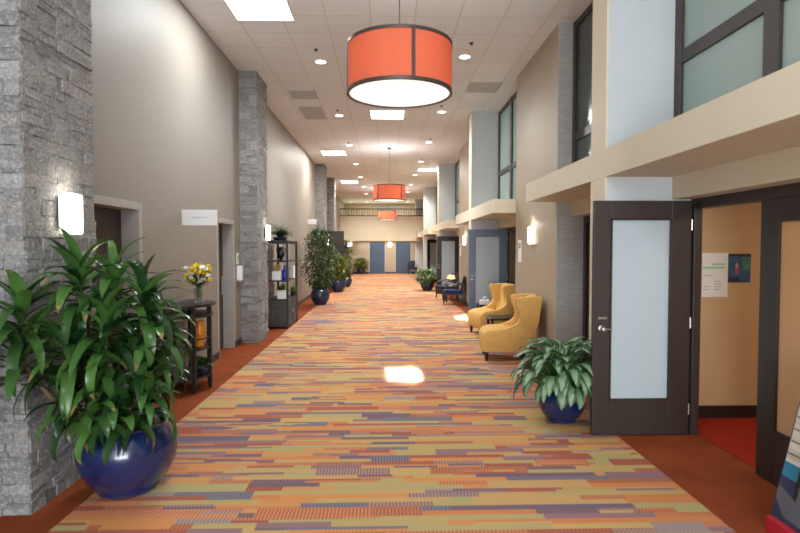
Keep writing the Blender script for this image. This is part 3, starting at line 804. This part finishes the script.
for z in (.30,.64):
    pts=[((Rr-.03)*math.cos(math.radians(a)),(Rr-.03)*math.sin(math.radians(a)),z) for a in range(-80,81,10)]
    gl.tube(pts,.010,6)
gl.build('gallery_rail',M['black_wood'],t,smooth=True)
M['clear_glass']=mat('clear_vase_glass',(225,232,228),.08,var=.02,trans=.9)
M['amber_glass']=mat('amber_vase_glass',(232,146,34),.15,var=.25,scale=10,coat=.5)
M['petal_y']=mat('yellow_petal',(255,224,84),.6,var=.15,scale=40); M['petal_w']=mat('white_petal',(246,244,236),.6,var=.06,scale=40)
def blossoms(mb,pts,rad,r):
    for p in pts:
        for k in range(13):
            mb.leaf(p,k*.7+r.uniform(-.2,.2),r.uniform(.1,1.2),rad*r.uniform(.8,1.2),rad*.75,r.uniform(-.3,.9),n=3,fold=.2,kind='oval')
t=thing('flower_vase','bouquet of yellow and white flowers in a clear vase on the half-round stand','vase',(-2.30,6.76,1.06))
MB().lathe([(0,0),(.055,0),(.06,.02),(.05,.08),(.058,.15),(.07,.18),(.064,.18),(.052,.15),(.044,.08),(.05,.02),(0,.012)],n=24).build('vase_body',M['clear_glass'],t,smooth=True)
r=random.Random(9); sy=MB(); py=[]; pw=[]
for k in range(84):
    a=r.uniform(0,2*PI); q=.15*math.sqrt(r.random()); z=.30+r.uniform(-.07,.20)*(1.15-q*4)
    p=(q*math.cos(a),q*1.15*math.sin(a),z); (py if r.random()<.58 else pw).append(p)
    sy.tube([(.02*math.cos(a),.02*math.sin(a),.03),(.03*math.cos(a),.03*math.sin(a),.22),p],.004,5,caps=False)
b1=MB(); blossoms(b1,py,.060,r); b1.build('yellow_blossoms',M['petal_y'],t,smooth='leaf')
b2=MB(); blossoms(b2,pw,.060,r); b2.build('white_blossoms',M['petal_w'],t,smooth='leaf')
for k in range(14): sy.leaf((0,0,.2),r.uniform(0,6.28),r.uniform(.2,1.2),.16,.03,.8,n=4)
sy.build('stem',M['fern'],t)
t=tag(MB().lathe([(0,0),(.055,0),(.065,.03),(.07,.16),(.06,.25),(.05,.29),(.056,.31),(.048,.31),(.042,.28),(0,.27)],n=24).build('amber_vase',M['amber_glass'],smooth=True,loc=(-2.29,6.74,.525)),'glossy amber vase on the middle shelf of the half-round stand','vase')
t=thing('small_potted_plant','small green plant in a dark pot on the lowest shelf of the half-round stand','potted plant',(-2.26,6.74,.185))
pot(t,.085,.12,M['pot_navy'],n=20)
fo=MB(); r=random.Random(2)
for k in range(60): fo.leaf((r.uniform(-.04,.04),r.uniform(-.04,.04),.10),r.uniform(0,6.28),r.uniform(.1,1.4),r.uniform(.10,.19),.035,r.uniform(.5,1.6),n=4)
fo.build('foliage',M['fern'],t,smooth='leaf')

# ------------------------------------------------------------------ etagere
t=thing('shelf_unit','tall dark woven shelf unit with a cabinet base beside the bare stone pillar','shelf unit',(-2.305,12.28,0))
M['wicker_light']=mat('pale_wicker_band',(88,83,83),.55,var=.3,scale=50); M['wicker']=mat('dark_wicker',(46,43,45),.55,var=.35,scale=60,bmp=.8,bscale=120)  # lighter wicker tone sets off the concentric squares
w,l=.215,.60
MB().bx(-w,w,-l,l,.03,.63).build('cabinet_body',M['wicker'],t,bevel=.006)
sq=MB()
for yy in (-l-.006,):
    for k in range(5):
        a=.19-.037*k; 
        if a<.02: break
        sq.bx(-a,a,yy,yy+.012,.33+a*1.35-.016,.33+a*1.35).bx(-a,a,yy,yy+.012,.33-a*1.35,.33-a*1.35+.016).bx(-a,-a+.016,yy,yy+.012,.33-a*1.35,.33+a*1.35).bx(a-.016,a,yy,yy+.012,.33-a*1.35,.33+a*1.35)
sq.build('end_panel',M['wicker_light'],t)
for s_ in (-1,1):
    dq=MB(); cy=s_*.30
    for k in range(5):
        a=.27-.055*k
        if a<.02: break
        dq.bx(w-.004,w+.008,cy-a,cy+a,.33+a-.016,.33+a).bx(w-.004,w+.008,cy-a,cy+a,.33-a,.33-a+.016).bx(w-.004,w+.008,cy-a,cy-a+.016,.33-a,.33+a).bx(w-.004,w+.008,cy+a-.016,cy+a,.33-a,.33+a)
    d=dq.build('cabinet_door',M['wicker_light'],t)
    box(w+.008,w+.025,cy-s_*.27-.012,cy-s_*.27+.012,.30,.36).build('door_pull',M['steel'],d)
for x in (-1,1):
    for y in (-1,1): box(x*w-.022,x*w+.022,y*l-.022,y*l+.022,0,1.90).build('post',M['wicker'],t,bevel=.003)
for z in (1.04,1.46,1.86): box(-w,w,-l,l,z-.03,z).build('shelf',M['wicker'],t,bevel=.003)
MB().tube([(-w,-l,1.90),(-w,l,1.90)],.02,8).tube([(-w,-l,1.88),(w,-l,1.88)],.02,8).tube([(w,-l,1.88),(w,l,1.88)],.02,8).build('top_rail',M['wicker'],t)
M['black_glaze']=mat('black_glaze',(16,16,22),.3,var=.3,scale=8); M['cobalt_glass']=mat('cobalt_bottle_glass',(16,40,150),.15,var=.3,scale=8,coat=.6)
t=thing('black_urn','black two-handled urn on the topmost open shelf of the shelf unit','urn',(-2.25,11.83,1.46))
MB().lathe([(0,0),(.055,0),(.06,.015),(.035,.04),(.075,.10),(.088,.15),(.075,.2),(.045,.24),(.05,.29),(.06,.30),(.045,.30),(.035,.24),(0,.22)],n=24).build('urn_body',M['black_glaze'],t,smooth=True)
for s_ in (-1,1): MB().tube([(s_*.048,0,.28),(s_*.09,0,.27),(s_*.10,0,.21),(s_*.075,0,.18)],.010,8).build('handle',M['black_glaze'],t,smooth=True)
tag(box(-.095,.095,-.07,.07,0,.19).build('storage_box',M['paper'],loc=(-2.335,11.80,1.04),bevel=.006),'pale storage box on the middle shelf beside the cobalt bottle','box')
tag(MB().lathe([(0,0),(.06,0),(.065,.02),(.065,.17),(.05,.22),(.022,.25),(.02,.31),(.026,.32),(.018,.32),(0,.31)],n=24).build('blue_bottle',M['cobalt_glass'],smooth=True,loc=(-2.165,11.80,1.04)),'cobalt blue glass bottle on the middle shelf beside the pale box','bottle')
M['peach']=mat('peach_card',(214,160,120),.7,var=.08)
tag(box(-.06,.06,-.01,.01,0,.33).build('picture_card',M['peach'],loc=(-2.36,12.0,1.04)),'peach coloured card standing behind the pale storage box','card')
tag(box(-.06,.06,-.09,.09,0,.28).build('storage_box',M['paper'],loc=(-2.16,12.66,1.04),bevel=.006),'tall white box at the far end of the middle shelf','box')
t=thing('small_potted_plant','green plant in a square white pot on top of the woven cabinet','potted plant',(-2.24,11.88,.63))
MB().prism([(-.09,0),(.09,0),(.105,.19),(-.105,.19)],-.09,.09).build('pot',M['white_plastic'],t,bevel=.008)
fo=MB(); r=random.Random(12)
for k in range(60): fo.leaf((r.uniform(-.06,.06),r.uniform(-.05,.05),.18),r.uniform(0,6.28),r.uniform(.2,1.5),r.uniform(.10,.2),.05,r.uniform(.6,1.6),n=4)
fo.build('foliage',M['bright_leaf'],t,smooth='leaf')
t=thing('small_potted_plant','small yellow-green plant at the far end of the woven cabinet top','potted plant',(-2.12,12.6,.63))
pot(t,.07,.10,M['pot_navy'],n=18)
fo=MB()
for k in range(50): fo.leaf((r.uniform(-.03,.03),r.uniform(-.03,.03),.09),r.uniform(0,6.28),r.uniform(.2,1.4),r.uniform(.12,.22),.04,r.uniform(.6,1.6),n=4)
fo.build('foliage',M['bright_leaf'],t,smooth='leaf')
t=thing('fern_basket','full green fern in a dark bowl on top of the shelf unit','fern',(-2.28,11.90,1.86))
MB().lathe([(0,0),(.08,0),(.14,.06),(.15,.11),(.14,.11),(.12,.07),(0,.06)],n=20).build('bowl',M['pot_navy'],t,smooth=True)
fo=MB(); r=random.Random(17)
for k in range(170):
    az=r.uniform(0,6.28); el=r.uniform(.75,1.55); L=r.uniform(.30,.44); droop=r.uniform(.8,1.8)
    p=Vector((0,0,.09)); e=el
    for i in range(9):
        d=Vector((math.cos(az)*math.cos(e),math.sin(az)*math.cos(e),math.sin(e)))
        for s_ in (-1,1): fo.leaf(p,az+s_*1.15,e*.6,.075*(1-i/11),.022,.5,n=2)
        p=p+d*(L/9); e-=droop/9
fo.build('foliage',M['fern'],t,smooth='leaf')

# dark upright panel beyond the trees
t=thing('freestanding_screen','dark upright freestanding panel behind the slender far ficus','panel',(-2.04,22.7,.0045))
box(-.34,.34,-.03,.03,.06,2.43).build('panel_face',M['black_wood'],t,bevel=.004)
for x in (-.25,.25): box(x-.04,x+.04,-.25,.25,0,.06).build('foot',M['black_wood'],t,bevel=.006)

# ------------------------------------------------------------------ yellow wing chairs
def wing_chair(label,loc,rz):
    t=thing('wing_chair',label,'armchair',loc,rz,group='yellow wing chairs')
    # forward = +X, seat width along Y
    W=.32
    prof=[(0,.14),(-.10,.35),(-.165,.58),(-.23,.98),(-.20,1.0),(.15,.985),(.185,.955),(.17,.85),(.125,.74),(.115,.66),(.15,.59),(.25,.53),(.40,.485),(.58,.45),(.645,.42),(.66,.36),(.655,.14)]
    pm=prof
    for s_ in (-1,1):
        y0=s_*W; y1=s_*(W-.09)
        MB().prism(pm,min(y0,y1),max(y0,y1)).build('wing_panel',M['yellow_fabric'],t,smooth=True,bevel=.022,seg=3,angle=50)
    back=[(.02,.16),(-.15,.58),(-.215,.97),(-.195,.99),(-.10,.99),(-.07,.96),(.0,.62),(.06,.44),(.10,.16)]
    MB().prism(back,-W+.03,W-.03).build('backrest',M['yellow_fabric'],t,smooth=True,bevel=.025,seg=3,angle=50)
    bk=[(.0,.44),(-.11,.95),(-.075,.975),(-.03,.94),(.06,.62),(.10,.45)]
    MB().prism(bk,-W+.10,W-.10).build('back_cushion',M['yellow_fabric'],t,smooth=True,bevel=.02,seg=3,angle=50)
    seat=[(.02,.14),(-.03,.42),(.30,.50),(.56,.485),(.66,.44),(.69,.37),(.68,.14)]
    MB().prism(seat,-W+.005,W-.005).build('seat',M['yellow_fabric'],t,smooth=True,bevel=.03,seg=3,angle=50)
    for x in (.05,.61):
        for y in (-W+.06,W-.06):
            MB().lathe([(0,0),(.018,0),(.024,.02),(.03,.10),(.033,.14),(0,.14)],c=(x,y,0),n=14).build('leg',M['black_wood'],t,smooth=True)
    return t
wing_chair('yellow wing chair nearer the camera, partly behind the silver-green plant',(2.195,8.43,.0045),math.radians(180-6))
wing_chair('yellow wing chair farther from the camera, beside the white tissue box',(2.44,11.0,.0045),math.radians(180+16))
# side table between
t=thing('side_table','small dark square side table between the two yellow wing chairs','side table',(2.15,9.95,.0045))
box(-.24,.24,-.24,.24,.42,.46).build('tabletop',M['black_wood'],t,bevel=.006)
for x in (-.2,.2):
    for y in (-.2,.2): box(x-.02,x+.02,y-.02,y+.02,0,.42).build('leg',M['black_wood'],t)
MB().bx(-.2,.2,-.2,.2,.15,.17).build('lower_shelf',M['black_wood'],t)
t=thing('corner_table','small dark table behind the farther yellow chair','side table',(2.28,12.05,.0))
box(-.2,.2,-.2,.2,.44,.48).build('tabletop',M['black_wood'],t,bevel=.006)
for x in (-.17,.17):
    for y in (-.17,.17): box(x-.02,x+.02,y-.02,y+.02,0,.44).build('leg',M['black_wood'],t)
t=thing('tissue_box','white tissue box on the dark table behind the farther yellow chair','tissue box',(2.22,11.98,.48))
box(-.11,.11,-.06,.06,0,.10).build('box_body',M['paper'],t,bevel=.006)
fo=MB()
for k in range(5): fo.leaf((0,0,.10),k*1.25,1.2,.09,.08,.6,n=4,kind='oval')
fo.build('tissue',M['white_plastic'],t,smooth='leaf')

# ------------------------------------------------------------------ black chairs with navy seats, table, lamp
def dark_chair(label,loc,rz,group='black chairs with navy seats'):
    t=thing('lounge_chair',label,'chair',loc,rz,group=group)
    W=.30
    MB().bx(-.30,.32,-W,W,.36,.46).build('seat',M['navy_fabric'],t,smooth=True,bevel=.03,seg=3)
    MB().bx(-.29,.31,-W+.01,W-.01,.31,.36).build('seat_frame',M['black_wood'],t,bevel=.004)
    bk=[(-.27,.46),(-.36,.86),(-.30,.88),(-.20,.46)]
    MB().prism(bk,-W+.02,W-.02).build('backrest',M['black_fabric'],t,smooth=True,bevel=.02,seg=3)
    for x in (-.27,.28):
        for y in (-W+.04,W-.04):
            MB().prism([(x-.022,.31),(x+.022,.31),(x+(.03 if x>0 else -.02),0),(x+(.006 if x>0 else -.05),0)],y-.02,y+.02).build('leg',M['black_wood'],t,bevel=.003)
    for s_ in (-1,1):
        MB().tube([(-.28,s_*W,.64),(.10,s_*W,.62),(.2,s_*W,.58),(.2,s_*W,.40)],.02,8).build('armrest',M['black_wood'],t,smooth=True)
    return t
dark_chair('black chair with navy seat facing the carpet, nearest of the far lounge set',(2.10,16.45,.004),math.radians(172))
dark_chair('black chair with navy seat, behind the little yellow lamp',(2.12,18.3,.004),math.radians(200))
t=thing('lamp_table','small dark table between the black lounge chairs','side table',(2.15,17.35,.0045))
box(-.22,.22,-.22,.22,.46,.50).build('tabletop',M['black_wood'],t,bevel=.005)
for x in (-.18,.18):
    for y in (-.18,.18): box(x-.02,x+.02,y-.02,y+.02,0,.46).build('leg',M['black_wood'],t)
t=thing('table_lamp','small table lamp with a pale yellow shade between the black lounge chairs','lamp',(2.13,17.32,.504))
MB().lathe([(0,0),(.06,0),(.06,.012),(.012,.03),(.012,.26),(0,.26)],n=16).build('lamp_base',M['steel'],t,smooth=True)
MB().lathe([(.13,.24),(.10,.36),(.096,.36),(.126,.24)],n=24,closed=True).build('lamp_shade',M['lamp_glow'],t,smooth=True)
dark_chair('black armchair beside the elevator door at the far lobby wall',(1.83,35.85,.004),math.radians(-95),None)

# ------------------------------------------------------------------ lights
def area(name,loc,rot,sx,sy,power,col=(1,1,1),spread=None):
    d=bpy.data.lights.new(name,'AREA'); d.shape='RECTANGLE'; d.size=sx; d.size_y=sy; d.energy=power; d.color=col
    if spread is not None: d.spread=spread
    o=bpy.data.objects.new(name,d); C.objects.link(o); o.location=loc; o.rotation_euler=rot; return o
def point(name,loc,power,col,rad=.1):
    d=bpy.data.lights.new(name,'POINT'); d.energy=power; d.color=col; d.shadow_soft_size=rad
    o=bpy.data.objects.new(name,d); C.objects.link(o); o.location=loc; return o
cool=(.86,.93,1.0); warm=(1,.80,.55)
area('entrance_ceiling_fill',(0,-4.7,1.0),(PI/2+math.radians(32),0,0),4.2,1.6,170,(.90,.97,1))  # fill light added behind the viewpoint, tilted up to brighten the ceiling
area('entrance_daylight',(0,-4.9,2.4),(PI/2,0,0),4.4,4.0,385,cool)
for x,y,p in ((-1.65,7.30,60),(.065,13.02,150),(-1.70,18.33,90),(-1.69,26.3,130),(1.76,22.1,220),(0,1.5,50)):
    area('skylight_daylight',(x,y,ZC-.02),(0,0,0),.75,.78,p,(.86,.95,1) if y<15 else (1,.96,.89))
for i in range(7):
    for x,y in ((-1.09,9.40+3.77*i),(1.33,9.09+3.66*i)):
        d=bpy.data.lights.new('downlight_beam','SPOT'); d.energy=(95,100,110,130,170,340,520)[i]; d.spot_size=math.radians(120); d.spot_blend=.8; d.color=((.98,.98,.94) if i<3 else (1,.95,.86)); d.shadow_soft_size=.08
        o=bpy.data.objects.new('downlight_beam',d); C.objects.link(o); o.location=(x,y,ZC-.03); o.rotation_euler=(math.radians(22) if i>4 else 0,0,0)
for p in ((-2.17,3.955,2.19),(-2.17,10.5,2.24),(-2.17,21.45,2.18),(XW-.09,8.93,2.13),(XW-.09,16.5,2.15)): point('sconce_glow',p,1.1,(1,.93,.82),.03)
for y,e in ((5.37,40),(17.33,45),(29.2,60)):  # spots added above the pendant shades to brighten the ceiling
    d=bpy.data.lights.new('pendant_ceiling_fill','SPOT'); d.energy=e; d.spot_size=math.radians(165); d.spot_blend=.9; d.color=(1,.97,.92); d.shadow_soft_size=.3
    o=bpy.data.objects.new('pendant_ceiling_fill',d); C.objects.link(o); o.location=(.146,y,3.72); o.rotation_euler=(PI,0,0)
for y in (5.37,17.33,29.2): point('pendant_bulb',(.146,y,3.52),17,(1,.95,.86),.08)
area('room_ceiling_lamp',(4.3,3.4,2.55),(0,0,0),1.2,1.2,22,(1,.86,.66))
area('lobby_lamp',(0,36.0,2.15),(0,0,0),3.6,.4,34,(1,.93,.82))
area('balcony_lamp',(0,37.4,ZC-.05),(0,0,0),4.5,.8,110,(1,.90,.74))
for n in range(0,4): area('upper_void_fill',(4.8,4.97+T*n-1.2,3.8),(0,PI/2,0),1.6,2.4,180,(.88,.97,1))  # unseen fill added behind the upper panes to brighten glass, wall and ceiling
# narrow area lights added below the ceiling, standing in for sun on the carpet
def carpet_patch(src,dst,sx,sy,power):
    v=Vector(dst)-Vector(src); q=v.to_track_quat('-Z','Y')
    o=area('carpet_patch_light',src,(0,0,0),sx,sy,power,(1,.97,.9),math.radians(.35)); o.rotation_euler=q.to_euler()
carpet_patch((.065,12.6,ZC-.26),(.27,7.36,0),.44,.54,24)
carpet_patch((1.85,20.5,ZC-.26),(1.97,13.35,0),.34,.55,22)
w=bpy.data.worlds.new('World'); bpy.context.scene.world=w; w.use_nodes=True
bg=w.node_tree.nodes['Background']; sky=w.node_tree.nodes.new('ShaderNodeTexSky'); sky.sky_type='HOSEK_WILKIE'
w.node_tree.links.new(sky.outputs[0],bg.inputs[0]); bg.inputs[1].default_value=.4

# ------------------------------------------------------------------ camera
cd=bpy.data.cameras.new('Camera'); cam=bpy.data.objects.new('Camera',cd); C.objects.link(cam)
cd.sensor_width=36; cd.sensor_fit='HORIZONTAL'; cd.lens=542.1/800*36; cd.clip_start=.05; cd.clip_end=200
cam.location=(0,0,1.741); cam.rotation_euler=(PI/2-.0346,0,-.0281)
cd.dof.use_dof=True; cd.dof.focus_distance=9.5; cd.dof.aperture_fstop=2.0
S=bpy.context.scene; S.camera=cam
S.view_settings.view_transform='Standard'; S.view_settings.look='None'; S.view_settings.gamma=1; S.view_settings.use_curve_mapping=False
S.view_settings.exposure=0.45
S.cycles.max_bounces=8; S.cycles.diffuse_bounces=5; S.cycles.sample_clamp_indirect=6
